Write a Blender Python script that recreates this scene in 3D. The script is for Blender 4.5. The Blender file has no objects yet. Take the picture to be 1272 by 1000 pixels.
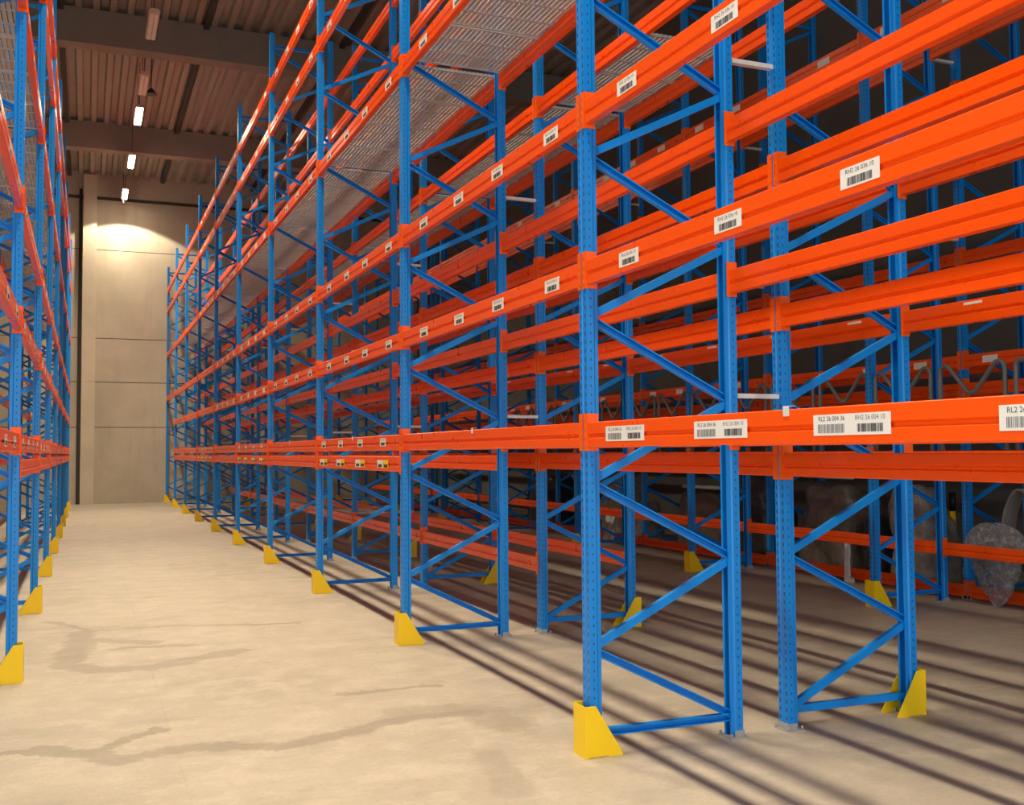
import bpy, math, random
from mathutils import Vector, Matrix, noise

random.seed(7)
SC = bpy.context.scene
COL = SC.collection
PI = math.pi

# ------------------------------------------------------------------ camera
YAW, PITCH, ROLL, CAM_H, F_PX = 0.3893, 0.0475, -0.0070, 1.7039, 1290.9
cy, sy, cp, sp = math.cos(YAW), math.sin(YAW), math.cos(PITCH), math.sin(PITCH)
FW = Vector((sy * cp, cy * cp, sp))
RT0 = Vector((cy, -sy, 0))
UP0 = RT0.cross(FW)
RT = RT0 * math.cos(ROLL) + UP0 * math.sin(ROLL)
UP = UP0 * math.cos(ROLL) - RT0 * math.sin(ROLL)
CAM_P = Vector((0, 0, CAM_H))
cam = bpy.data.cameras.new('camera')
cam.sensor_fit = 'HORIZONTAL'
cam.sensor_width = 36.0
cam.lens = F_PX / 1272 * 36.0
cam.clip_start = 0.05
cam.clip_end = 200
camo = bpy.data.objects.new('camera', cam)
COL.objects.link(camo)
M = Matrix((RT, UP, -FW)).transposed().to_4x4()
M.translation = CAM_P
camo.matrix_world = M
SC.camera = camo


def project(p):
    v = Vector(p) - CAM_P
    d = v.dot(FW)
    if d < 0.2:
        return None
    return 636 + F_PX * v.dot(RT) / d, 500 - F_PX * v.dot(UP) / d, d


# ------------------------------------------------------------------ materials
def srgb(r, g, b):
    def f(c):
        c /= 255
        return c / 12.92 if c <= 0.04045 else ((c + 0.055) / 1.055) ** 2.4
    return (f(r), f(g), f(b), 1)


class NT:
    """small helper that writes node trees"""
    def __init__(s, name):
        s.m = bpy.data.materials.new(name)
        s.m.use_nodes = True
        s.t = s.m.node_tree
        s.b = s.t.nodes['Principled BSDF']
        s.out = s.t.nodes['Material Output']

    def n(s, typ, **kw):
        nd = s.t.nodes.new(typ)
        for k, v in kw.items():
            setattr(nd, k, v)
        return nd

    def link(s, a, b):
        s.t.links.new(a, b)

    def val(s, sock, v):
        if isinstance(v, bpy.types.NodeSocket):
            s.link(v, sock)
        else:
            sock.default_value = v

    def math(s, op, a, b=0.0, c=0.0, clamp=False):
        nd = s.n('ShaderNodeMath', operation=op, use_clamp=clamp)
        s.val(nd.inputs[0], a)
        s.val(nd.inputs[1], b)
        s.val(nd.inputs[2], c)
        return nd.outputs[0]

    def vmath(s, op, a, b=None):
        nd = s.n('ShaderNodeVectorMath', operation=op)
        s.val(nd.inputs[0], a)
        if b is not None:
            s.val(nd.inputs[3 if op == 'SCALE' else 1], b)
        return nd.outputs[1] if op in ('LENGTH', 'DOT_PRODUCT') else nd.outputs[0]

    def mix(s, fac, a, b, blend='MIX'):
        nd = s.n('ShaderNodeMix', data_type='RGBA', blend_type=blend)
        s.val(nd.inputs[0], fac)
        s.val(nd.inputs[6], a)
        s.val(nd.inputs[7], b)
        return nd.outputs[2]

    def noise(s, vec, scale, detail=4, rough=0.55, out=0):
        nd = s.n('ShaderNodeTexNoise')
        s.val(nd.inputs['Vector'], vec)
        nd.inputs['Scale'].default_value = scale
        nd.inputs['Detail'].default_value = detail
        nd.inputs['Roughness'].default_value = rough
        return nd.outputs[out]

    def ramp(s, v, lo, hi):
        nd = s.n('ShaderNodeMapRange', interpolation_type='SMOOTHSTEP')
        s.val(nd.inputs[0], v)
        s.val(nd.inputs[1], lo)
        s.val(nd.inputs[2], hi)
        return nd.outputs[0]

    def set(s, **kw):
        for k, v in kw.items():
            s.val(s.b.inputs[k.replace('_', ' ')], v)
        return s.m


def painted(name, col, rough=0.35, var=0.10, spec=0.5):
    k = NT(name)
    tc = k.n('ShaderNodeTexCoord').outputs['Object']
    nz = k.noise(tc, 6.0, 3)
    c2 = tuple(c * (1 - var) for c in col[:3]) + (1,)
    k.set(Base_Color=k.mix(nz, col, c2), Roughness=k.math('MULTIPLY_ADD', nz, 0.12, rough - 0.05))
    k.b.inputs['Specular IOR Level'].default_value = spec
    return k.m


BLUE = (0.0005, 0.245, 0.78, 1)
ORANGE = (0.96, 0.093, 0.0002, 1)


def post_material():
    k = NT('blue_powder_coat_slotted')
    tc = k.n('ShaderNodeTexCoord').outputs['Object']
    xyz = k.n('ShaderNodeSeparateXYZ')
    k.link(tc, xyz.inputs[0])
    x, y, z = xyz.outputs
    ay = k.math('ABSOLUTE', y)
    zm = k.math('MODULO', z, 0.05)
    # teardrop slots in the web, two columns
    a = k.math('LESS_THAN', x, 0.003)
    b = k.math('LESS_THAN', k.math('ABSOLUTE', k.math('SUBTRACT', ay, 0.029)), 0.0062)
    c = k.math('LESS_THAN', k.math('ABSOLUTE', k.math('SUBTRACT', zm, 0.025)), 0.0125)
    slot = k.math('MULTIPLY', k.math('MULTIPLY', a, b), c)
    # round holes along the side
    d = k.math('GREATER_THAN', ay, 0.0445)
    e = k.math('LESS_THAN', k.math('ABSOLUTE', k.math('SUBTRACT', x, 0.026)), 0.0042)
    f = k.math('LESS_THAN', k.math('ABSOLUTE', k.math('SUBTRACT', zm, 0.025)), 0.0065)
    hole = k.math('MULTIPLY', k.math('MULTIPLY', d, e), f)
    m = k.math('MAXIMUM', slot, hole)
    nz = k.noise(tc, 5.0, 3)
    base = k.mix(nz, BLUE, tuple(c * .9 for c in BLUE[:3]) + (1,))
    k.set(Base_Color=k.mix(m, base, (0.001, 0.06, 0.24, 1)), Roughness=0.36)
    return k.m


def galv(name, col, rough):
    k = NT(name)
    tc = k.n('ShaderNodeTexCoord').outputs['Object']
    nz = k.noise(tc, 25.0, 4)
    k.set(Base_Color=k.mix(nz, col, tuple(c * .72 for c in col[:3]) + (1,)), Roughness=rough, Metallic=0.15)
    return k.m


MAT = {}
MAT['post'] = post_material()
MAT['blue'] = painted('blue_powder_coat', BLUE, 0.36, 0.08, 0.4)
MAT['orange'] = painted('orange_powder_coat', ORANGE, 0.28, 0.05, 0.5)
MAT['connector'] = painted('orange_connector_paint', (0.95, 0.125, 0.004, 1), 0.36)
MAT['yellow'] = painted('yellow_guard_paint', (0.98, 0.66, 0.001, 1), 0.42, 0.12)
MAT['galv'] = galv('galvanised_steel', (0.84, 0.86, 0.88, 1), 0.38)
MAT['galv_dull'] = galv('dull_zinc', (0.42, 0.43, 0.44, 1), 0.45)
MAT['white'] = painted('white_label_paper', (0.82, 0.80, 0.76, 1), 0.5, 0.03)
MAT['label_yellow'] = painted('yellow_label_paper', (0.85, 0.62, 0.02, 1), 0.5, 0.03)
MAT['ink'] = painted('black_ink', (0.02, 0.02, 0.022, 1), 0.6, 0.0)
MAT['ink_grey'] = painted('grey_ink', (0.16, 0.16, 0.17, 1), 0.6, 0.0)
MAT['dark'] = painted('dark_housing', (0.03, 0.03, 0.03, 1), 0.5)
MAT['housing'] = painted('pale_lamp_housing', (0.62, 0.48, 0.42, 1), 0.5)
MAT['tube_grey'] = painted('grey_tube_paint', (0.15, 0.16, 0.17, 1), 0.4)
MAT['black'] = painted('black_rubber', (0.012, 0.012, 0.012, 1), 0.5)
MAT['whiteplastic'] = painted('white_plastic', (0.70, 0.72, 0.72, 1), 0.4)
MAT['greypanel'] = painted('grey_moulded_plastic', (0.30, 0.285, 0.265, 1), 0.42)


def deck_material():
    k = NT('galvanised_ribbed_deck')
    tc = k.n('ShaderNodeTexCoord').outputs['Object']
    sc = k.vmath('MULTIPLY', tc, (40.0, 1.2, 1.0))
    nz = k.noise(sc, 1.0, 3)
    k.set(Base_Color=k.mix(nz, (0.62, 0.65, 0.67, 1), (0.38, 0.40, 0.41, 1)), Roughness=0.45, Metallic=0.25)
    return k.m


MAT['deck'] = deck_material()


def wrap_material(name, col, rough=0.28, bump=0.5, scale=7.0, alpha=None):
    k = NT(name)
    tc = k.n('ShaderNodeTexCoord').outputs['Object']
    nz = k.noise(tc, scale, 6, 0.6)
    bm = k.n('ShaderNodeBump')
    bm.inputs['Strength'].default_value = bump
    bm.inputs['Distance'].default_value = 0.03
    k.link(nz, bm.inputs['Height'])
    k.link(bm.outputs[0], k.b.inputs['Normal'])
    k.set(Base_Color=k.mix(k.ramp(nz, .35, .65), col, tuple(min(1, c * 1.6) for c in col[:3]) + (1,)), Roughness=rough)
    if alpha is not None:
        k.val(k.b.inputs['Alpha'], k.math('MULTIPLY_ADD', k.ramp(nz, .45, .7), 0.35, alpha))
    return k.m


MAT['wrap_brown'] = wrap_material('brown_plastic_wrap', (0.105, 0.088, 0.072, 1))
MAT['wrap_grey'] = wrap_material('grey_plastic_wrap', (0.20, 0.19, 0.175, 1), 0.3)
MAT['wrap_black'] = wrap_material('black_plastic_wrap', (0.03, 0.03, 0.032, 1), 0.28)
MAT['clear'] = wrap_material('clear_plastic_film', (0.25, 0.265, 0.285, 1), 0.12, 1.0, 16.0, 0.42)
MAT['pale_film'] = wrap_material('pale_plastic_film', (0.42, 0.5, 0.52, 1), 0.25, 0.6, 9.0)


def concrete_wall_material():
    k = NT('precast_concrete')
    tc = k.n('ShaderNodeTexCoord').outputs['Object']
    big = k.noise(tc, 0.55, 5, 0.6)
    fine = k.noise(tc, 14.0, 5, 0.7)
    drip = k.noise(k.vmath('MULTIPLY', tc, (3.0, 3.0, 0.35)), 1.0, 4)
    c = k.mix(k.ramp(big, .3, .7), (0.52, 0.465, 0.375, 1), (0.42, 0.375, 0.30, 1))
    c = k.mix(k.math('MULTIPLY', k.ramp(drip, .5, .75), .35), c, (0.30, 0.265, 0.21, 1))
    c = k.mix(k.math('MULTIPLY', k.ramp(fine, .45, .7), .3), c, (0.46, 0.43, 0.38, 1))
    k.set(Base_Color=c, Roughness=0.85)
    bm = k.n('ShaderNodeBump')
    bm.inputs['Strength'].default_value = 0.15
    k.link(fine, bm.inputs['Height'])
    k.link(bm.outputs[0], k.b.inputs['Normal'])
    return k.m


MAT['concrete'] = concrete_wall_material()


def plain(name, col, rough=0.8, scale=3.0):
    k = NT(name)
    tc = k.n('ShaderNodeTexCoord').outputs['Object']
    nz = k.noise(tc, scale, 5, .6)
    k.set(Base_Color=k.mix(nz, col, tuple(c * .7 for c in col[:3]) + (1,)), Roughness=rough)
    return k.m


MAT['roof'] = plain('roof_deck_steel', (0.36, 0.32, 0.275, 1), 0.6)
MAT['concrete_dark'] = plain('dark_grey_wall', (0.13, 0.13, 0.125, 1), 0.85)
MAT['roofbeam'] = plain('roof_beam_concrete', (0.30, 0.265, 0.23, 1), 0.85)
MAT['darktrim'] = plain('dark_trim', (0.05, 0.045, 0.04, 1), 0.8)
MAT['pillar'] = plain('pale_smooth_concrete', (0.66, 0.59, 0.47, 1), 0.85, 1.2)
MAT['joint'] = plain('joint_filler', (0.09, 0.08, 0.07, 1), 0.9)


def floor_material():
    k = NT('power_floated_concrete')
    tc = k.n('ShaderNodeTexCoord').outputs['Object']
    flat = k.vmath('MULTIPLY', tc, (1.0, 1.0, 0.0))
    big = k.noise(flat, 0.35, 4, 0.6)
    mid = k.noise(flat, 3.4, 8, 0.72)
    fine = k.noise(flat, 30.0, 4, 0.7)
    streak = k.noise(k.vmath('MULTIPLY', flat, (0.9, 2.2, 0.0)), 1.0, 7, .68)
    c = k.mix(k.ramp(big, .3, .7), (0.43, 0.39, 0.325, 1), (0.36, 0.325, 0.27, 1))
    c = k.mix(k.math('MULTIPLY', k.ramp(mid, .42, .66), .7), c, (0.51, 0.465, 0.39, 1))
    c = k.mix(k.math('MULTIPLY', k.ramp(streak, .50, .70), .45), c, (0.27, 0.245, 0.205, 1))
    c = k.mix(k.math('MULTIPLY', k.ramp(fine, .45, .75), .32), c, (0.25, 0.225, 0.19, 1))
    # damp, dirty spill marks: chains of capsules with ragged edges
    wob = k.noise(flat, 3.2, 4, .6, out=1)
    wob2 = k.noise(flat, 13.0, 3, .6, out=1)
    off = k.vmath('SCALE', k.vmath('SUBTRACT', wob, (.5, .5, .5)), 0.30)
    off2 = k.vmath('SCALE', k.vmath('SUBTRACT', wob2, (.5, .5, .5)), 0.10)
    P = k.vmath('MULTIPLY', k.vmath('ADD', flat, k.vmath('ADD', off, off2)), (1.0, 1.0, 0.0))
    chains = [
        ([(-0.43, 6.67), (-0.18, 6.61), (0.12, 6.57), (0.28, 6.72), (0.44, 6.88)], .05, .95),
        ([(-0.22, 6.70), (0.04, 6.51), (0.2, 6.30), (0.46, 6.38), (0.82, 6.35), (1.07, 6.20), (1.44, 6.32), (1.9, 6.52), (2.41, 6.45)], .075, .9),
        ([(-0.3, 11.74), (0.05, 10.95), (0.71, 10.95), (1.99, 10.58)], .05, .8),
        ([(0.01, 10.92), (-0.05, 9.92), (-0.14, 9.25), (0.1, 8.97), (0.52, 8.87), (1.27, 9.32)], .11, .8),
        ([(0.05, 10.45), (0.59, 10.05)], .08, .7), ([(0.27, 9.85), (0.91, 9.78)], .05, .75),
        ([(1.7, 7.36), (2.38, 7.33)], .05, .8),
        ([(1.95, 6.62), (2.40, 6.55), (2.47, 6.05)], .15, .55), ([(2.1, 5.53), (2.02, 4.9)], .10, .45),
    ]
    stain = None
    for pts, r, amt in chains:
        best = None
        for (ax, ay), (bx, by) in zip(pts[:-1], pts[1:]):
            ba = Vector((bx - ax, by - ay, 0))
            pa = k.vmath('SUBTRACT', P, (ax, ay, 0.0))
            h = k.math('DIVIDE', k.vmath('DOT_PRODUCT', pa, tuple(ba)), ba.length_squared, clamp=True)
            nd = k.n('ShaderNodeVectorMath', operation='SCALE')
            nd.inputs[0].default_value = tuple(ba)
            k.link(h, nd.inputs[3])
            dist = k.vmath('LENGTH', k.vmath('SUBTRACT', pa, nd.outputs[0]))
            best = dist if best is None else k.math('MINIMUM', best, dist)
        mk = k.math('MULTIPLY', k.ramp(best, r * 1.45, r * 0.7), amt)
        stain = mk if stain is None else k.math('MAXIMUM', stain, mk)
    c = k.mix(k.math('MULTIPLY', stain, .50), c, (0.17, 0.145, 0.115, 1))
    # saw-cut joints
    xyz = k.n('ShaderNodeSeparateXYZ')
    k.link(k.vmath('ADD', flat, k.vmath('SCALE', k.vmath('SUBTRACT', wob2, (.5, .5, .5)), .012)), xyz.inputs[0])
    x, y, _ = xyz.outputs
    jy = k.math('MINIMUM', k.math('ABSOLUTE', k.math('SUBTRACT', y, 15.2)), k.math('ABSOLUTE', k.math('SUBTRACT', y, 25.2)))
    jx = k.math('ABSOLUTE', k.math('SUBTRACT', k.math('MODULO', k.math('ADD', x, 9.55), 5.0), 0.05))
    j = k.math('MAXIMUM', k.ramp(jy, .018, .006), k.math('MULTIPLY', k.ramp(jx, .010, .003), .18))
    c = k.mix(k.math('MULTIPLY', j, .38), c, (0.12, 0.10, 0.08, 1))
    k.set(Base_Color=c, Roughness=k.math('MULTIPLY_ADD', mid, .25, .42))
    k.b.inputs['Specular IOR Level'].default_value = 0.35
    bm = k.n('ShaderNodeBump')
    bm.inputs['Strength'].default_value = 0.06
    k.link(fine, bm.inputs['Height'])
    k.link(bm.outputs[0], k.b.inputs['Normal'])
    return k.m


MAT['floor'] = floor_material()


def emitter(name, col, strength):
    k = NT(name)
    k.b.inputs['Base Color'].default_value = (0, 0, 0, 1)
    k.b.inputs['Emission Color'].default_value = col
    k.b.inputs['Emission Strength'].default_value = strength
    return k.m


LAMP_COL = (1.0, 0.83, 0.585)
MAT['lit'] = emitter('lit_lamp_diffuser', LAMP_COL + (1,), 40.0)
MAT['unlit'] = painted('unlit_lamp_diffuser', (0.75, 0.62, 0.56, 1), 0.35)


# ------------------------------------------------------------------ mesh helpers
class MB:
    def __init__(s):
        s.v, s.f, s.sm = [], [], []

    def box(s, x0, x1, y0, y1, z0, z1):
        b = len(s.v)
        s.v += [(x, y, z) for z in (z0, z1) for y in (y0, y1) for x in (x0, x1)]
        for q in ((0, 2, 3, 1), (4, 5, 7, 6), (0, 1, 5, 4), (2, 6, 7, 3), (0, 4, 6, 2), (1, 3, 7, 5)):
            s.f.append(tuple(b + i for i in q))
            s.sm.append(False)
        return s

    def prism(s, poly, axis, a, c):
        """extrude a closed polygon; axis 'z': poly (x,y); 'y': poly (x,z); 'x': poly (y,z)"""
        def P(p, t):
            return {'z': (p[0], p[1], t), 'y': (p[0], t, p[1]), 'x': (t, p[0], p[1])}[axis]
        b, n = len(s.v), len(poly)
        s.v += [P(p, a) for p in poly] + [P(p, c) for p in poly]
        s.f.append(tuple(b + i for i in range(n))[::-1])
        s.f.append(tuple(b + n + i for i in range(n)))
        for i in range(n):
            j = (i + 1) % n
            s.f.append((b + i, b + j, b + n + j, b + n + i))
        s.sm += [False] * (n + 2)
        return s

    def tube(s, pts, r, seg=10, cap=True):
        pts = [Vector(p) for p in pts]
        b = len(s.v)
        prev = None
        for i, p in enumerate(pts):
            t = (pts[min(i + 1, len(pts) - 1)] - pts[max(i - 1, 0)]).normalized()
            if prev is None:
                u = t.orthogonal().normalized()
            else:
                u = (prev - t * prev.dot(t)).normalized()
            prev = u
            w = t.cross(u)
            for j in range(seg):
                a = 2 * PI * j / seg
                s.v.append(tuple(p + (u * math.cos(a) + w * math.sin(a)) * (r[i] if isinstance(r, list) else r)))
        for i in range(len(pts) - 1):
            for j in range(seg):
                k = (j + 1) % seg
                s.f.append((b + i * seg + j, b + i * seg + k, b + (i + 1) * seg + k, b + (i + 1) * seg + j))
                s.sm.append(True)
        if cap:
            e = b + (len(pts) - 1) * seg
            s.f.append(tuple(b + j for j in range(seg))[::-1])
            s.f.append(tuple(e + j for j in range(seg)))
            s.sm += [False, False]
        return s

    def mesh(s, name, mat):
        me = bpy.data.meshes.new(name)
        me.from_pydata(s.v, [], s.f)
        me.polygons.foreach_set('use_smooth', s.sm)
        me.materials.append(mat)
        me.validate()
        me.update()
        import bmesh
        bm = bmesh.new()
        bm.from_mesh(me)
        bmesh.ops.recalc_face_normals(bm, faces=bm.faces)
        bm.to_mesh(me)
        bm.free()
        return me


def add(name, data, parent=None, loc=(0, 0, 0), rot=(0, 0, 0)):
    o = bpy.data.objects.new(name, data)
    COL.objects.link(o)
    o.location = loc
    o.rotation_euler = rot
    if parent is not None:
        o.parent = parent
    return o


LABELS = {}


def tag(o, label, cat, group=None, kind='thing'):
    o['label'] = label
    o['category'] = cat
    o['kind'] = kind
    if group:
        o['group'] = group
    LABELS.setdefault(label, []).append(o.name)
    return o


def struct(name, mb, mat, loc=(0, 0, 0), label=None):
    o = add(name, mb.mesh(name, mat), None, loc)
    o['kind'] = 'structure'
    if label:
        o['label'] = label
    return o


ORD = ['first', 'second', 'third', 'fourth', 'fifth', 'sixth', 'seventh', 'eighth', 'ninth', 'tenth', 'eleventh', 'twelfth']

# ------------------------------------------------------------------ the hall
WALL_Y = 39.0
CEIL_Z = 11.53
struct('floor', MB().box(-5.0, 12.0, -9.0, WALL_Y + .3, -0.2, 0.0), MAT['floor'], label='pale worn concrete warehouse floor with damp stains')

# end wall of precast panels: each course a block, a dark joint line between
wb = MB()
courses = [0.0, 2.66, 4.24, 5.78, 8.90, 11.9]
for z0, z1 in zip(courses[:-1], courses[1:]):
    for x0, x1 in ((-5.0, 0.03), (0.03, 5.9), (5.9, 12.0)):
        wb.box(x0 + .008, x1 - .008, WALL_Y, WALL_Y + .2, z0 + (.012 if z0 else 0), z1 - .012)
struct('wall_back', wb, MAT['concrete'], label='beige precast concrete panel wall closing the aisle')
struct('trim_1', MB().box(-5.0, 12.0, WALL_Y + .02, WALL_Y + .19, 0, 11.9), MAT['joint'])
pl = MB()
pl.box(-0.17, 0.27, WALL_Y - .22, WALL_Y - .001, 0, 4.235).box(-0.17, 0.27, WALL_Y - .22, WALL_Y - .001, 4.255, 11.5)
pl.box(-0.165, 0.265, WALL_Y - .21, WALL_Y - .001, 4.235, 4.255)
struct('trim_2', pl, MAT['pillar'], label='pale concrete pillar standing proud of the end wall')
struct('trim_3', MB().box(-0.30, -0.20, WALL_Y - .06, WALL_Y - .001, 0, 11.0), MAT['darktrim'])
struct('trim_4', MB().box(-5.0, 12.0, WALL_Y - .05, WALL_Y - .001, 10.68, 10.78), MAT['darktrim'])
WY0, WY1, WZ = -8.4, 3.4, 5.6          # unseen opening added in the side wall to light the rack faces
struct('wall_left', MB().box(-5.2, -5.0, WY1, WALL_Y + .3, 0, 11.9).box(-5.2, -5.0, -9.0, WY0, 0, 11.9).box(-5.2, -5.0, WY0, WY1, WZ, 11.9), MAT['concrete'])
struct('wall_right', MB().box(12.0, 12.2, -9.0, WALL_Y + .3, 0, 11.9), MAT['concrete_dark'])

# trapezoidal steel roof deck, ribs running along the aisle
cm = MB()
prof = []
x = -5.0
pitch = 0.36
while x < 12.0:
    prof += [(x, CEIL_Z), (x + .13, CEIL_Z), (x + .17, CEIL_Z + .12), (x + .32, CEIL_Z + .12)]
    x += pitch
prof += [(x, CEIL_Z), (x, CEIL_Z + .2), (-5.0, CEIL_Z + .2)]
cm.prism(prof, 'y', -9.0, WALL_Y + .3)
struct('ceiling', cm, MAT['roof'], label='brown corrugated steel roof deck between concrete beams')
for i, yb in enumerate((32.7, 24.3, 15.9, 7.5, -0.9)):
    struct('ceiling_beam', MB().box(-5.0, 12.0, yb, yb + .45, 10.75, CEIL_Z), MAT['roofbeam'], label='wide concrete roof beam crossing above the racks')
for xx in (-0.62, 2.45, 5.6, 8.7):
    for y0, y1 in ((33.15, WALL_Y - .05), (24.75, 32.7), (16.35, 24.3), (7.95, 15.9)):
        struct('ceiling_trim', MB().box(xx - .06, xx + .06, y0, y1, CEIL_Z - .10, CEIL_Z), MAT['darktrim'])

# ------------------------------------------------------------------ rack part meshes
PITCH_Y = 3.70
PY0 = 5.32
DEPTH = 1.01
POST_H = 8.36
HALF = 0.046


def thick_profile(pts, t):
    """closed outline of a bent sheet that follows the open path pts"""
    out = []
    n = len(pts)
    for i in range(n):
        d0 = (Vector(pts[i]) - Vector(pts[i - 1])).normalized() if i else None
        d1 = (Vector(pts[i + 1]) - Vector(pts[i])).normalized() if i < n - 1 else None
        if d0 is None:
            d0 = d1
        if d1 is None:
            d1 = d0
        n0, n1 = Vector((-d0.y, d0.x)), Vector((-d1.y, d1.x))
        m = (n0 + n1)
        m = m / max(.3, m.length_squared) * 2
        out.append((pts[i][0] + m.x * t, pts[i][1] + m.y * t))
    return list(pts) + out[::-1]


half = [(.076, .023), (.076, .038), (.055, .038), (.047, HALF), (0.0, HALF), (0.0, .012), (.005, .008)]
path = half + [(a, -b) for a, b in half[::-1]]
POST_ME = MB().prism(thick_profile(path, .004), 'z', 0.012, POST_H).mesh('post', MAT['post'])

BX0, BX1 = 0.058, DEPTH - 0.058


def channel(L):
    m = MB()
    w, d, t = .0225, .017, .003
    m.box(-w, w, d - t, d, 0, L).box(-w, -w + t, -d, d - t, 0, L).box(w - t, w, -d, d - t, 0, L)
    m.box(-w + t, -w + .009, -d, -d + t, 0, L).box(w - .009, w - t, -d, -d + t, 0, L)
    return m


NODE = 0.47
DIAG_L = math.hypot(BX1 - BX0, NODE - .03)
DIAG_ME = channel(DIAG_L).mesh('brace', MAT['blue'])
HORI_ME = channel(BX1 - BX0).mesh('brace', MAT['blue'])
bp = MB().box(-.02, .10, -.07, .07, 0, .008)
bp.box(-.006, 0, -.05, .05, .008, .045).box(0, .06, -.052, -.047, .008, .045).box(0, .06, .047, .052, .008, .045)
for a, b in ((-.012, -.06), (-.012, .06), (.09, -.06), (.09, .06)):
    bp.tube([(a, b, .008), (a, b, .03)], .008, 6)
BASE_ME = bp.mesh('base_plate', MAT['galv_dull'])


def make_upright(label, group, xf, y, flip, guard_label=None):
    """xf: x of the aisle-side web. flip: aisle side faces +x"""
    r = add('rack_upright', None, None, (xf, y, 0), (0, 0, PI if flip else 0))
    tag(r, label, 'rack upright', group)
    add('post', POST_ME, r)
    add('post', POST_ME, r, (DEPTH, 0, 0), (0, 0, PI))
    add('base_plate', BASE_ME, r)
    add('base_plate', BASE_ME, r, (DEPTH, 0, 0), (0, 0, PI))
    add('brace', HORI_ME, r, (BX0, 0, .12), (0, PI / 2, 0))
    z = .135
    k = 0
    while z + NODE < POST_H - .15:
        x0, x1 = (BX1, BX0) if k % 2 == 0 else (BX0, BX1)
        ang = math.atan2(x1 - x0, NODE - .03)
        # alternate braces show their open side
        e = Matrix.Rotation(ang, 4, 'Y') @ Matrix.Rotation(PI if k % 2 == 1 else 0, 4, 'Z')
        o = add('brace', DIAG_ME, r, (x0, 0, z))
        o.rotation_euler = e.to_euler()
        z += NODE
        k += 1
    add('brace', HORI_ME, r, (BX0, 0, z + .03), (0, PI / 2, 0))
    return r


gd = MB()
gd.box(0, .006, -.074, .074, 0, .285)
for s in (-1, 1):
    y0, y1 = sorted((s * .074, s * .068))
    gd.prism([(0.006, 0), (.235, 0), (.235, .012), (.068, .285), (.006, .285)], 'y', y0, y1)
GUARD_ME = gd.mesh('post_guard', MAT['yellow'])

BEAM_L = PITCH_Y - 2 * HALF - .004
CON_H = .212
bprof = [(0, .026), (.003, .022), (.047, .022), (.05, .026), (.05, .072), (.039, .080), (.039, .090), (.05, .098), (.05, .158), (.046, .162), (.004, .162), (0, .158), (0, .098), (.013, .090), (.013, .080), (0, .072)]
BEAM_ME = MB().prism(bprof, 'y', -BEAM_L / 2 + .004, BEAM_L / 2 - .004).mesh('rack_beam', MAT['orange'])


def connector(s):
    m = MB()
    e = s * BEAM_L / 2
    y0, y1 = sorted((e, e - s * .004))
    m.box(-.004, .066, y0, y1, 0, CON_H)
    y0, y1 = sorted((e - s * .004, e + s * .041))
    m.box(-.006, -.002, y0, y1, 0, CON_H)
    for z in (.03, .08, .13, .18):
        y0, y1 = sorted((e + s * .018, e + s * .03))
        m.box(-.010, -.006, y0, y1, z, z + .022)
    return m.mesh('connector', MAT['connector'])


CON_ME = {1: connector(1), -1: connector(-1)}
CLIP_ME = MB().box(-.003, 0, -.018, .018, -.03, .012).box(-.003, .03, -.018, .018, .010, .012).mesh('clip', MAT['whiteplastic'])
TAG_ME = MB().box(.050, .0515, -.07, .07, -.008, .008).mesh('tag', MAT['white'])


# location labels: text runs toward -y and the face looks toward -x
def plate(w, h, mat):
    return MB().box(-.0012, 0, -w / 2, w / 2, -h / 2, h / 2).mesh('location_label', mat)


def barcode(w, h, seed, mat, dens):
    rnd = random.Random(seed)
    m = MB()
    t = -w / 2
    while t < w / 2 - .004:
        bw = rnd.choice((.0012, .0024, .0036)) * dens
        m.box(-.0018, -.0012, -t - bw, -t, -h / 2, h / 2)
        t += bw + rnd.choice((.0014, .0022, .0034))
    return m.mesh('barcode', mat)


def text_mesh(s, size, mat):
    c = bpy.data.curves.new('label_text', 'FONT')
    c.body = s
    c.size = size
    c.align_x, c.align_y = 'CENTER', 'CENTER'
    c.resolution_u = 3
    o = bpy.data.objects.new('label_text', c)
    COL.objects.link(o)
    dg = bpy.context.evaluated_depsgraph_get()
    me = bpy.data.meshes.new_from_object(o.evaluated_get(dg))
    bpy.data.objects.remove(o)
    me.transform(Matrix(((0, 0, -1, -.0016), (-1, 0, 0, 0), (0, 1, 0, 0), (0, 0, 0, 1))))
    me.materials.clear()
    me.materials.append(mat)
    me.name = 'label_text'
    return me


PL_ONE = plate(.21, .078, MAT['white'])
PL_TWO = plate(.42, .080, MAT['white'])
PL_YEL = plate(.17, .078, MAT['label_yellow'])
BAR_DARK = barcode(.135, .030, 3, MAT['ink'], 1.25)
BAR_GREY = barcode(.155, .034, 5, MAT['ink_grey'], .9)
TXT_L = text_mesh('RL2 26 004 36', .0255, MAT['ink'])
TXT_R = text_mesh('RH2 26 004 10', .0255, MAT['ink_grey'])
TXT_ONE = text_mesh('RH2 26 036 10', .0250, MAT['ink'])


def label_one(b, y, z=.094, detail=True):
    o = add('location_label', PL_ONE, b, (-.0001, y, z))
    o['label'] = 'white location label with a barcode'
    if detail:
        add('barcode', BAR_DARK, o, (0, 0, -.016))
        add('label_text', TXT_ONE, o, (0, 0, .022))


def label_two(b, y, z=.092):
    o = add('location_label', PL_TWO, b, (-.0001, y, z))
    o['label'] = 'wide white location label with two codes'
    add('barcode', BAR_GREY, o, (0, .105, -.014))
    add('label_text', TXT_L, o, (0, .105, .023))
    add('barcode', BAR_DARK, o, (0, -.105, -.014))
    add('label_text', TXT_R, o, (0, -.105, .023))


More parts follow.
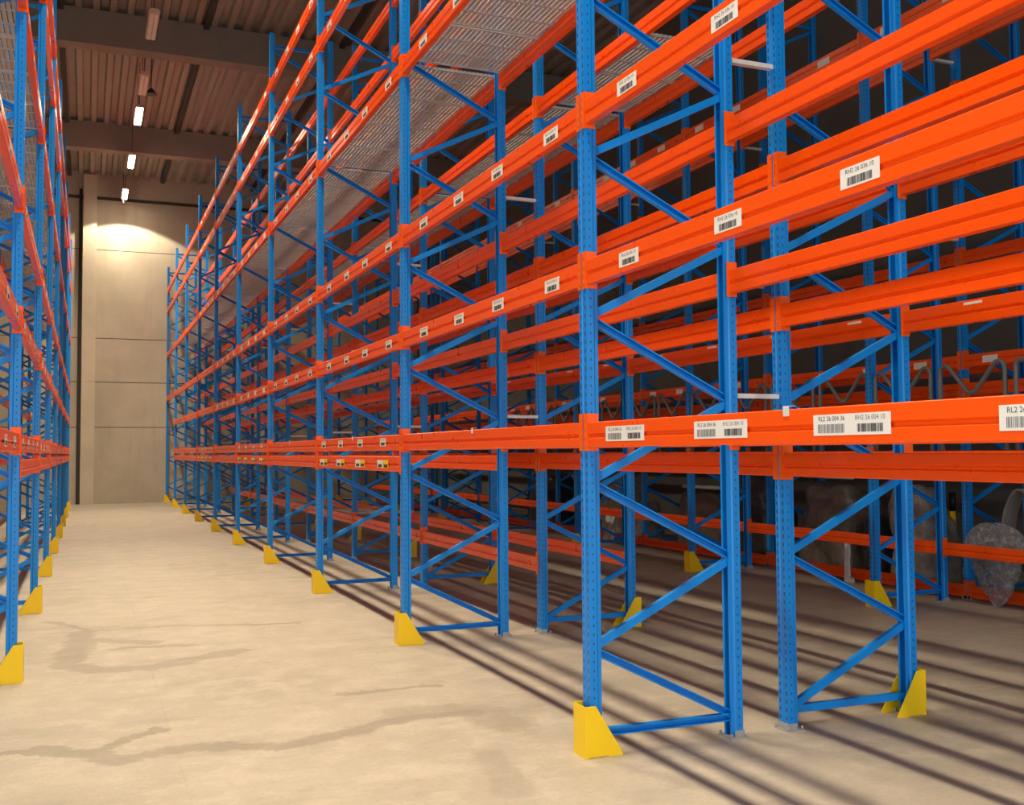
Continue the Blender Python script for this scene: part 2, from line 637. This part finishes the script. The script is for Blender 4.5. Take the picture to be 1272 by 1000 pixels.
def label_pair(b, y, z=.088):
    o = add('location_label', PL_ONE, b, (-.0001, y + .10, z))
    o['label'] = 'white location label'
    add('barcode', BAR_DARK, o, (0, 0, -.016))
    o = add('location_label', PL_YEL, b, (-.0001, y - .10, z))
    o['label'] = 'yellow location label'
    add('barcode', BAR_DARK, o, (0, 0, -.016))


# ------------------------------------------------------------------ the racks
# name, x of the aisle-side web, aisle side faces +x?, frames (index list), y of frame 0
RACKS = {
    'left-edge': dict(xf=-0.462, flip=True, y0=8.745 - PITCH_Y, frames=range(0, 9)),
    'main': dict(xf=2.624, flip=False, y0=PY0 - PITCH_Y, frames=range(0, 11)),
    'inner': dict(xf=3.96 + DEPTH, flip=True, y0=PY0 - PITCH_Y, frames=range(0, 11)),
    'third': dict(xf=7.92, flip=False, y0=PY0 - PITCH_Y, frames=range(1, 10)),
    'rearmost': dict(xf=9.26 + DEPTH, flip=True, y0=PY0 - PITCH_Y, frames=range(1, 10)),
}
LEV_A = [1.508, 1.706, 2.63, 3.555, 5.12, 6.70, 7.42]     # foot of the connector
LEV_B = [0.55, 1.522, 2.44, 3.345, 4.90, 6.50, 7.22]
LEV_C = [0.50, 1.522, 4.95, 6.13]
LEV_D = [0.0, 2.29, 2.61, 3.80, 5.75]

spec = []      # every beam: rack, bay, level index, z, side


def plan(rack, bay, li, z, side):
    spec.append(dict(rack=rack, bay=bay, li=li, z=z, side=side))


for b in range(0, 8):                                       # left-edge rack
    for li, z in enumerate(LEV_A):
        if li == 0 and b == 0:
            continue
        for s in ('front', 'rear'):
            plan('left-edge', b, li, z, s)
for b in range(0, 10):                                      # main rack
    for li, z in enumerate(LEV_A):
        if li == 0 and (b < 2 or b > 8) or li in (1, 2) and b > 8:
            continue
        for s in ('front', 'rear'):
            plan('main', b, li, z, s)
for b in range(0, 10):                                      # inner rack, back to back with the main one
    for li, z in enumerate(LEV_B):
        if li == 0 and not 2 <= b <= 7:
            continue
        for s in ('front', 'rear'):
            plan('inner', b, li, z, s)
for b in range(1, 9):
    for li, z in enumerate(LEV_C):
        for s in (('rear',) if li == 0 else ('front', 'rear')):
            plan('third', b, li, z, s)
    for li, z in enumerate(LEV_D):
        for s in (('rear',) if li == 0 else ('front', 'rear')):
            plan('rearmost', b, li, z, s)


def beam_xy(sp_):
    R = RACKS[sp_['rack']]
    y = R['y0'] + (sp_['bay'] + .5) * PITCH_Y
    outward = 1 if R['flip'] else -1                # direction the aisle side looks
    if sp_['side'] == 'front':
        return R['xf'], y, PI if outward > 0 else 0
    return R['xf'] - outward * DEPTH, y, 0 if outward > 0 else PI


def shown(sp_):
    """rough share of the picture the beam could cover"""
    x, y, rot = beam_xy(sp_)
    tot = 0.0
    for i in range(24):
        t = (i + .5) / 24 - .5
        q = project((x, y + t * BEAM_L, sp_['z'] + .09))
        if q is None or not (-4 < q[0] < 1276 and -14 < q[1] < 1010):
            continue
        q2 = project((x, y + t * BEAM_L + .01, sp_['z'] + .09))
        if q2:
            tot += math.hypot(q2[0] - q[0], q2[1] - q[1]) * (BEAM_L / 24 / .01) * .14 * F_PX / q[2]
    # what stands behind two racks is mostly covered
    return tot * {'left-edge': 1.0, 'main': 1.0, 'inner': .8, 'third': .35, 'rearmost': .25}[sp_['rack']] * (1 if sp_['side'] == 'front' or sp_['rack'] != 'left-edge' else .4)


for s_ in spec:
    s_['w'] = shown(s_)
visible = sorted([s_ for s_ in spec if s_['w'] > 0], key=lambda s_: -s_['w'])
single = visible[:300]
rest = visible[300:]
# bays beside the frame edge keep their members even when the photo shows nothing of them: they carry the decks
GROUPS = {}


def beam_label(s_):
    below = sum(1 for t in spec if (t['rack'], t['bay'], t['side']) == (s_['rack'], s_['bay'], s_['side']) and t['z'] < s_['z'])
    bay = s_['bay'] - (1 if s_['rack'] in ('third', 'rearmost') else 0)
    return 'orange %s beam of the %s rack, %s level up, %s bay from the camera' % (s_['side'], s_['rack'], ORD[below], ORD[bay])


for s_ in single:
    x, y, rot = beam_xy(s_)
    b = add('rack_beam', BEAM_ME, None, (x, y, s_['z']), (0, 0, rot))
    add('connector', CON_ME[1], b)
    add('connector', CON_ME[-1], b)
    lab = beam_label(s_)
    R, bay, li = s_['rack'], s_['bay'], s_['li']
    four = (1.44, .555, -.33, -1.22)
    if s_['side'] == 'front':
        if R == 'main':
            if li == 1:
                o = add('clip', CLIP_ME, b, (0, 0, .164))
                o['label'] = 'small white clip'
                if bay == 0:
                    for yy in (1.37, .48, -.38, -1.27):
                        label_two(b, yy)
                elif bay in (2, 4, 6):
                    for yy in four:
                        label_one(b, yy, .098)
            elif li == 0 and bay in (2, 4, 6):
                for yy in four:
                    label_pair(b, yy)
            elif li in (2, 3) and bay <= 5 or li in (4, 5, 6) and bay <= 6:
                for yy in ((1.30, .39, -.46, -1.33) if bay == 0 else (1.17, .28, -.53, -1.43)):
                    label_one(b, yy, .088, bay <= 3)
        elif R == 'left-edge' and li > 0 and bay <= 4:
            for yy in four:
                label_one(b, yy, .092, bay <= 1)
        elif R == 'third' and li in (1, 3) and bay <= 4:
            for yy in four:
                label_one(b, yy, .092, False)
    elif R == 'rearmost' and li == 2:
        for yy in four:
            label_one(b, yy, .092, False)
    if R == 'inner' and s_['side'] == 'front' and li == 2 and bay <= 3:
        for yy in four:
            o = add('tag', TAG_ME, b, (0, yy, .140))
            o['label'] = 'thin white tag'
    tag(b, lab, 'rack beam', 'orange beams of the %s rack' % R)

# the smallest, farthest beams: one mass
if rest:
    m = MB()
    for s_ in rest:
        x, y, rot = beam_xy(s_)
        sgn = -1 if abs(rot) > 1 else 1
        i0 = len(m.v)
        m.prism(bprof, 'y', -BEAM_L / 2, BEAM_L / 2)
        for e in (1, -1):
            a, c = sorted((e * BEAM_L / 2, e * (BEAM_L / 2 - .004)))
            m.box(-.004, .066, a, c, 0, CON_H)
        m.v[i0:] = [(x + sgn * v[0], y + sgn * v[1], s_['z'] + v[2]) for v in m.v[i0:]]
    o = add('distant_rack_beams', m.mesh('distant_rack_beams', MAT['orange']))
    tag(o, 'small far orange beams seen between the nearer rack members', 'rack beams', None, 'stuff')

# uprights, corner guards, spacers
for name, R in RACKS.items():
    for i in R['frames']:
        y = R['y0'] + i * PITCH_Y
        # counted from the first one the photo shows
        seen = i - (2 if name in ('third', 'rearmost') else 1)
        where = '%s from the camera' % ORD[seen] if seen >= 0 else 'the one just outside the photo'
        lab = 'tall blue braced upright of the %s rack, %s' % (name, where)
        make_upright(lab, 'blue uprights of the %s rack' % name, R['xf'], y, R['flip'])
        if name != 'rearmost':
            g = add('post_guard', GUARD_ME, None, (R['xf'] + (.046 if R['flip'] else -.046), y + .004, 0), (0, 0, PI if R['flip'] else 0))
            tag(g, 'yellow corner guard at the foot of the %s rack, %s' % (name, where), 'post guard', 'yellow guards of the %s rack' % name)

SP_ME = MB().box(0, .326 - .004, -.02, .02, 0, .003).box(0, .322, -.02, -.017, .003, .028).box(0, .322, .017, .02, .003, .028)
SP_ME = SP_ME.mesh('row_spacer', MAT['galv'])
for pair, xs, rng in (('main and inner', 2.624 + DEPTH + .002, range(0, 10)), ('third and rearmost', 7.92 + DEPTH + .002, range(2, 6))):
    for i in rng:
        y = PY0 + (i - 1) * PITCH_Y
        for z, where in ((2.02, 'lowest'), (4.09, 'middle'), (6.16, 'topmost')):
            o = add('row_spacer', SP_ME, None, (xs, y, z))
            tag(o, '%s silver spacer joining the %s racks at the %s upright' % (where, pair, ORD[i - (2 if pair.startswith('third') else 1)] if i else 'unseen'), 'spacer bar', 'silver spacers between the racks')

# ribbed steel decks under the high level
dk = MB()
DW = .905
w = DEPTH - .104
n = 22
for i in range(n):                                  # flat bars along the rack with open slots between them
    a = (w - .030) * i / (n - 1)
    dk.box(a, a + .030, -DW / 2 + .01, DW / 2 - .01, 0, .010)
for yy in (-DW / 2 + .012, -.15, .15, DW / 2 - .036):
    dk.box(0, w, yy, yy + .024, -.012 if abs(yy) > .2 else -.006, -.0002)
DECK_ME = dk.mesh('steel_deck', MAT['deck'])
DECKS = [('left-edge', LEV_A[4], range(0, 8)), ('main', LEV_A[4], range(1, 9)), ('inner', LEV_B[4], range(1, 9))]
for name, z, bays in DECKS:
    R = RACKS[name]
    xa = min(R['xf'], R['xf'] + (-DEPTH if R['flip'] else DEPTH))
    for bay in bays:
        for k in range(4):
            if name != 'left-edge' and bay == 1 and k < 2:      # the first sheets of this bay are not fitted
                continue
            y = R['y0'] + bay * PITCH_Y + .05 + (k + .5) * .90
            o = add('steel_deck', DECK_ME, None, (xa + .052, y, z + .164))
            tag(o, 'grey slatted steel deck in the %s rack, %s bay, %s sheet along' % (name, ORD[bay], ORD[k - (2 if name != 'left-edge' and bay == 1 else 0)]), 'deck sheet', 'grey slatted decks of the %s rack' % name)

# ------------------------------------------------------------------ lamps
LAMP_X, LAMP_Z = 1.15, 10.30
hs = MB().prism([(-.11, .05), (-.09, .02), (.09, .02), (.11, .05), (.08, .10), (-.08, .10)], 'y', -.72, .72)
HOUS_ME = hs.mesh('housing', MAT['housing'])
DIF = MB()
for s in (-1, 1):
    DIF.box(s * .045 - .032, s * .045 + .032, -.68, .68, -.004, .02)
DIF_LIT = DIF.mesh('diffuser', MAT['lit'])
DIF2 = MB()
for s in (-1, 1):
    DIF2.box(s * .045 - .032, s * .045 + .032, -.68, .68, -.004, .02)
DIF_OFF = DIF2.mesh('diffuser', MAT['unlit'])
ROD_ME = MB().tube([(0, 0, .10), (0, 0, CEIL_Z - LAMP_Z)], .008, 6).mesh('rod', MAT['dark'])
ROD_SHORT = MB().tube([(0, 0, .10), (0, 0, 10.75 - LAMP_Z)], .008, 6).mesh('rod', MAT['dark'])
P_LAMP = 185.0


def lamp(y, lit, label, z=LAMP_Z, wall=False, power=P_LAMP, spread=100):
    r = add('strip_lamp', None, None, (LAMP_X, y, z))
    tag(r, label, 'ceiling lamp', 'strip lamps over the aisle')
    add('housing', HOUS_ME, r)
    add('diffuser', DIF_LIT if lit else DIF_OFF, r)
    for s in (-.5, .5):
        under = z > LAMP_Z or any(yb - .05 < y + s < yb + .5 for yb in (32.7, 24.3, 15.9, 7.5, -0.9))
        add('rod', ROD_SHORT if under else ROD_ME, r, (0, s, 0))
    if wall:
        L = bpy.data.lights.new('lamp_light', 'SPOT')
        L.energy = 620
        L.color = LAMP_COL
        L.spot_size = math.radians(126)
        L.spot_blend = .12
        L.shadow_soft_size = .06
        add('lamp_light', L, r, (0, 0, -.07))
    elif lit:
        L = bpy.data.lights.new('lamp_light', 'AREA')
        L.shape = 'RECTANGLE'
        L.size, L.size_y = .3, 1.36
        L.energy = power
        L.color = LAMP_COL
        L.spread = math.radians(spread)
        add('lamp_light', L, r, (0, 0, -.012))


lamp(37.7, True, 'lit strip lamp hanging over the aisle, closest to the end wall', 10.62, True)
lamp(32.2, True, 'lit strip lamp over the aisle, middle one of the three glowing', power=430, spread=150)
lamp(27.75, True, 'lit strip lamp over the aisle, highest of the three glowing in view', power=430, spread=150)
lamp(25.35, False, 'unlit pinkish strip lamp hanging under the ceiling beside a dark cone')
lamp(21.75, False, 'unlit strip lamp hanging below the wide roof beam at the photo top')
for i, y in enumerate((17.9, 13.9, 9.9, 5.9, 1.9, -2.1)):
    lamp(y, True, 'lit strip lamp over the aisle above the photo, %s along from the unlit ones' % ORD[i])
# small spotlight close to the end wall: a narrow core inside a wide soft beam
sl = add('wall_spotlight', MB().tube([(0, 0, .16), (0, 0, .02), (0, 0, 0)], [.035, .05, .055], 14).mesh('wall_spotlight', MAT['dark']), None, (1.12, WALL_Y - .60, 10.45))
add('rod', MB().tube([(0, 0, .15), (0, 0, CEIL_Z - 10.45)], .010, 6).mesh('rod', MAT['dark']), sl)
tag(sl, 'tiny spotlight on a thin rod casting a cone on the end wall', 'spotlight')
for nm, size, blend, en in (('narrow_beam', 42, .8, 210),):
    L = bpy.data.lights.new(nm, 'SPOT')
    L.energy = en
    L.color = LAMP_COL
    L.spot_size = math.radians(size)
    L.spot_blend = blend
    L.shadow_soft_size = .04
    add(nm, L, sl, (0, 0, -.06), (math.radians(12), 0, 0))

sd = MB().tube([(0, 0, .16), (0, 0, .13), (0, 0, 0)], [.03, .05, .15], 16)
o = add('siren_horn', sd.mesh('siren_horn', MAT['dark']), None, (1.40, 26.8, 10.60))
add('rod', MB().tube([(0, 0, .15), (0, 0, CEIL_Z - 10.60)], .012, 6).mesh('rod', MAT['dark']), o)
tag(o, 'small dark cone-shaped horn hanging from the roof beside a lamp', 'horn')

# ------------------------------------------------------------------ goods at the third rack
def blob(name, c, s, mat, seed, label, cat='wrapped goods', group='plastic-wrapped goods on the floor', sag=.10, taper=.15):
    """a wrapped, sagging bulk standing on the floor"""
    import bmesh
    bm = bmesh.new()
    bmesh.ops.create_cube(bm, size=1.0)
    bmesh.ops.subdivide_edges(bm, edges=bm.edges[:], cuts=15, use_grid_fill=True)
    off = Vector((seed * 3.1, seed * 1.7, seed * .9))
    for v in bm.verts:
        p = v.co.copy()
        zz = p.z + .5
        # rounded box
        q = Vector((abs(p.x), abs(p.y), max(0, p.z))) * 2
        l4 = (q.x ** 5 + q.y ** 5 + q.z ** 5) ** .2
        p = p / max(l4, 1.0) if l4 > 0 else p
        p.x *= 1 - taper * zz
        p.y *= 1 - taper * zz
        w = Vector((p.x * s[0], p.y * s[1], p.z * s[2]))
        d = noise.noise(w * 1.7 + off) * sag * 1.6 + abs(noise.noise(w * 4.5 + off)) * sag * .7
        if zz > .02:
            dirn = Vector((p.x, p.y, max(p.z, 0) * .8)).normalized()
            w += dirn * d * min(1, zz * 3)
        w.z = (w.z + s[2] * .5)
        v.co = w
    lo = min(v.co.z for v in bm.verts)
    for v in bm.verts:
        v.co.z -= lo
    me = bpy.data.meshes.new(name)
    for f in bm.faces:
        f.smooth = True
    bm.to_mesh(me)
    bm.free()
    me.materials.append(mat)
    o = add(name, me, None, c)
    return tag(o, label, cat, group)


blob('wrapped_bundle', (9.82, 11.85, 0), (.70, 1.15, 1.22), MAT['wrap_brown'], 1, 'brown plastic-wrapped bulk on the floor with a white trim strip before it')
blob('wrapped_bundle', (9.82, 10.22, 0), (.70, .70, 1.25), MAT['wrap_grey'], 2, 'grey wrapped bulk on the floor beside the yellow and black post')
blob('wrapped_bundle', (9.82, 15.1, 0), (.68, 1.4, 1.0), MAT['wrap_brown'], 3, 'low brown wrapped bulk behind the third rack, before the dark bale')
blob('wrapped_bundle', (9.82, 13.6, 0), (.70, .9, 1.35), MAT['wrap_black'], 4, 'black wrapped bale standing between two brown bulks')
blob('wrapped_bundle', (9.82, 18.15, 0), (.70, .9, 1.15), MAT['wrap_grey'], 5, 'grey wrapped bulk behind the pale film sheet')
blob('wrapped_bundle', (9.82, 21.6, 0), (.70, 1.5, 1.25), MAT['wrap_black'], 6, 'farthest black wrapped bale in the rearmost rack')
blob('wrapped_bundle', (9.95, 7.75, 0), (.55, 1.1, .95), MAT['wrap_grey'], 7, 'grey wrapped bulk behind the clear plastic bag')

blob('wrapped_bundle', (9.72, 10.92, 0), (.40, .26, .80), MAT['wrap_black'], 8, 'small dark wrapped stack between the grey and the brown bulk', taper=.05)
blob('wrapped_bundle', (9.75, 17.15, 0), (.55, .50, .75), MAT['wrap_grey'], 9, 'small grey wrapped lump just nearer than the pale film sheet', taper=.3)
blob('wrapped_bundle', (9.82, 19.3, 0), (.66, .75, 1.3), MAT['wrap_brown'], 10, 'tall brown wrapped stack beyond the pale film sheet', taper=.05)
# pale tubes lying on top of the wrapped goods
for y0, y1, zz, lab in ((9.85, 10.58, 1.36, 'short pale tube lying on the grey wrapped bulk'), (11.3, 12.4, 1.33, 'long pale tube lying on the brown wrapped bulk'), (14.5, 15.7, 1.09, 'long pale tube lying on the low brown bulk')):
    o = add('loose_tube', MB().tube([(9.62, y0, zz), (9.60, (y0 + y1) / 2, zz), (9.66, y1, zz)], .03, 10).mesh('loose_tube', MAT['whiteplastic']))
    tag(o, lab, 'tube')

# clear bag hanging down to a point
import bmesh
bm = bmesh.new()
outl = [(-.36, .80), (-.20, .87), (.05, .90), (.30, .84), (.44, .66), (.36, .48), (.26, .30), (.12, .10), (.02, .0), (-.10, .06), (-.22, .26), (-.33, .52), (-.40, .70)]
bmesh.ops.create_grid(bm, x_segments=40, y_segments=40, size=.5)
cx_, cz_ = 0.0, .50
ang = sorted((math.atan2(z - cz_, y - cx_), math.hypot(z - cz_, y - cx_)) for y, z in outl)


def rad(a):
    for (a0, r0), (a1, r1) in zip(ang, ang[1:] + [(ang[0][0] + 2 * PI, ang[0][1])]):
        for k in (0, 2 * PI):
            if a0 <= a + k <= a1:
                return r0 + (r1 - r0) * (a + k - a0) / (a1 - a0)
    return ang[0][1]


for v in bm.verts:
    u, w = v.co.x * 2, v.co.y * 2
    m_ = max(abs(u), abs(w))
    a = math.atan2(w, u)
    r = rad(a) * m_
    y, z = cx_ + math.cos(a) * r, cz_ + math.sin(a) * r
    puff = (1 - m_ ** 3) * .09 + noise.noise(Vector((y * 5, z * 3, 2))) * .03
    v.co = Vector((-puff, y, max(z, .002)))
back = bmesh.ops.duplicate(bm, geom=bm.verts[:] + bm.edges[:] + bm.faces[:])
for v in [g for g in back['geom'] if isinstance(g, bmesh.types.BMVert)]:
    v.co.x = -v.co.x * .6 + .002
for f in bm.faces:
    f.smooth = True
me = bpy.data.meshes.new('plastic_bag')
bm.to_mesh(me)
bm.free()
me.materials.append(MAT['clear'])
o = add('plastic_bag', me, None, (9.06, 8.42, 0))
tag(o, 'clear crumpled plastic bag hanging to a point on the floor behind the low beam', 'plastic bag')

# arched grey moulding
arch = [(.12, .0), (.10, .45), (.06, .85), (.0, 1.08), (-.12, 1.25), (-.25, 1.24), (-.36, 1.05), (-.48, .65), (-.56, .3), (-.60, .0)]
am = MB()
sm = []
for i in range(len(arch) - 1):
    for k in range(6):
        t = k / 6
        p0, p1, p2, p3 = (Vector(arch[max(0, min(len(arch) - 1, i + j))]) for j in (-1, 0, 1, 2))
        sm.append(.5 * (2 * p1 + (p2 - p0) * t + (2 * p0 - 5 * p1 + 4 * p2 - p3) * t * t + (3 * p1 - p0 - 3 * p2 + p3) * t ** 3))
sm.append(Vector(arch[-1]))
sm = [(v.x, max(0, v.y)) for v in sm]
am.prism(thick_profile(sm, .02), 'x', 0, .20)
o = add('arch_moulding', am.mesh('arch_moulding', MAT['greypanel']), None, (9.32, 8.52, 0))
tag(o, 'grey arched plastic moulding standing behind the clear bag', 'plastic moulding')

# white L-shaped strip, pale film sheet, striped post, board
o = add('trim_strip', MB().prism([(-.05, 0), (.10, 0), (.10, .05), (.03, .07), (.02, .30), (.035, .34), (.03, .56), (-.03, .56), (-.035, .32), (-.05, .05)], 'x', -.02, .02).mesh('trim_strip', MAT['whiteplastic']), None, (9.12, 10.85, 0), (0, 0, PI))
tag(o, 'white L-shaped plastic strip standing before the brown wrapped bulk', 'plastic strip')
sm_ = MB()
b0 = 0
rows = 10
for i in range(rows + 1):
    for j in range(7):
        sm_.v.append((.03 * math.sin(j * 1.9 + i * .7) + .10 * i / rows, (j / 6 - .5) * .42 * (1 - .25 * i / rows), .55 * i / rows))
for i in range(rows):
    for j in range(6):
        sm_.f.append((i * 7 + j, i * 7 + j + 1, (i + 1) * 7 + j + 1, (i + 1) * 7 + j))
        sm_.sm.append(True)
me = sm_.mesh('film_sheet', MAT['pale_film'])
o = add('film_sheet', me, None, (9.10, 17.5, 0))
md = o.modifiers.new('thickness', 'SOLIDIFY')
md.thickness = .004
tag(o, 'pale bluish folded film sheet propped behind the third rack', 'film sheet')

r = add('bollard', MB().tube([(0, 0, 0), (0, 0, .9)], .04, 14).mesh('bollard', MAT['yellow']), None, (10.6, 10.54, 0))
add('band', MB().tube([(0, 0, .885), (0, 0, 1.13)], .042, 14).mesh('band', MAT['black']), r)['label'] = 'black upper end'
tag(r, 'slim yellow post with black top standing against the far wall side', 'bollard')

o = add('flat_board', MB().box(-.45, .45, -.65, .65, 0, .02).mesh('flat_board', MAT['whiteplastic']), None, (4.465, 17.3, LEV_B[0] + .163))
tag(o, 'pale flat board lying across the low beams of the inner rack', 'board')

# bent tube hoops standing on the third rack
hp = []
def arc(c, r, a0, a1, n=8):
    return [(0, c[0] + r * math.cos(a0 + (a1 - a0) * i / n), c[1] + r * math.sin(a0 + (a1 - a0) * i / n)) for i in range(n + 1)]
HZ = LEV_C[1] + .162
top = 2.53 - HZ
hp = [(0, .40, 0), (0, .40, top - .10)]
hp += arc((.33, top - .07), .07, 0, PI * .72)
hp += arc((0, top - .235), .06, PI * 1.72 - PI, PI * 1.28 - PI, 2)[:0]
hp += [(0, .05, top - .27)] + arc((0, top - .225), .06, -PI * .28, -PI * .72, 5) + [(0, -.05, top - .27)]
hp += [(0, -a[1], a[2]) for a in arc((.33, top - .07), .07, 0, PI * .72)][::-1]
hp += [(0, -.40, top - .10), (0, -.40, 0)]
HOOP_ME = MB().tube(hp, .022, 10).mesh('tube_hoop', MAT['tube_grey'])
for i in range(14):
    y = 6.70 + .925 * i
    # keep clear of the upright posts
    near = min(abs(y + s - (PY0 + k * PITCH_Y)) for k in range(0, 7) for s in (-.4, .4))
    o = add('tube_hoop', HOOP_ME, None, (7.950, y, HZ + .001))
    tag(o, 'grey bent tube hoop on the third rack, %s along from the photo edge' % (ORD + ['thirteenth', 'fourteenth'])[i], 'tube hoop', 'bent tube hoops on the third rack')

# ------------------------------------------------------------------ fill daylight through openings added in the hall walls
DX0, DX1, DZ = -2.6, 11.0, 5.2  # unseen rear opening, added and sized for the light it lets in
rw = MB().box(-5.0, DX0, -9.2, -9.0, 0, 11.9).box(DX1, 12.0, -9.2, -9.0, 0, 11.9).box(DX0, DX1, -9.2, -9.0, DZ, 11.9)
struct('wall_rear', rw, MAT['concrete'], label='rear wall with a wide opening added for fill light')
L = bpy.data.lights.new('rear_fill_portal', 'AREA')
L.shape = 'RECTANGLE'
L.size, L.size_y = DX1 - DX0, DZ
L.cycles.is_portal = True
add('rear_fill_portal', L, None, ((DX0 + DX1) / 2, -9.1, DZ / 2), (PI / 2, 0, 0))

w = bpy.data.worlds.new('world')
SC.world = w
w.use_nodes = True
bg = w.node_tree.nodes['Background']
L = bpy.data.lights.new('side_fill_portal', 'AREA')  # portal for the added side wall opening
L.shape = 'RECTANGLE'
L.size, L.size_y = WZ, WY1 - WY0
L.cycles.is_portal = True
add('side_fill_portal', L, None, (-5.1, (WY0 + WY1) / 2, WZ / 2), (0, -PI / 2, 0))
bg.inputs[0].default_value = (0.92, 0.96, 1.0, 1)
bg.inputs[1].default_value = 2.55

SC.view_settings.view_transform = 'Standard'
SC.view_settings.look = 'None'
SC.view_settings.exposure = 0.08
SC.view_settings.gamma = 1.0
SC.view_settings.use_curve_mapping = False
SC.cycles.max_bounces = 7
SC.cycles.diffuse_bounces = 4
SC.cycles.glossy_bounces = 3
SC.cycles.transparent_max_bounces = 8
SC.cycles.sample_clamp_indirect = 6.0
SC.cycles.use_denoising = True

dup = {k: v for k, v in LABELS.items() if len(v) > 1}
print('labels', len(LABELS), 'dups', list(dup.items())[:5], 'single', len(single), 'rest', len(rest), 'objs', len(SC.objects))
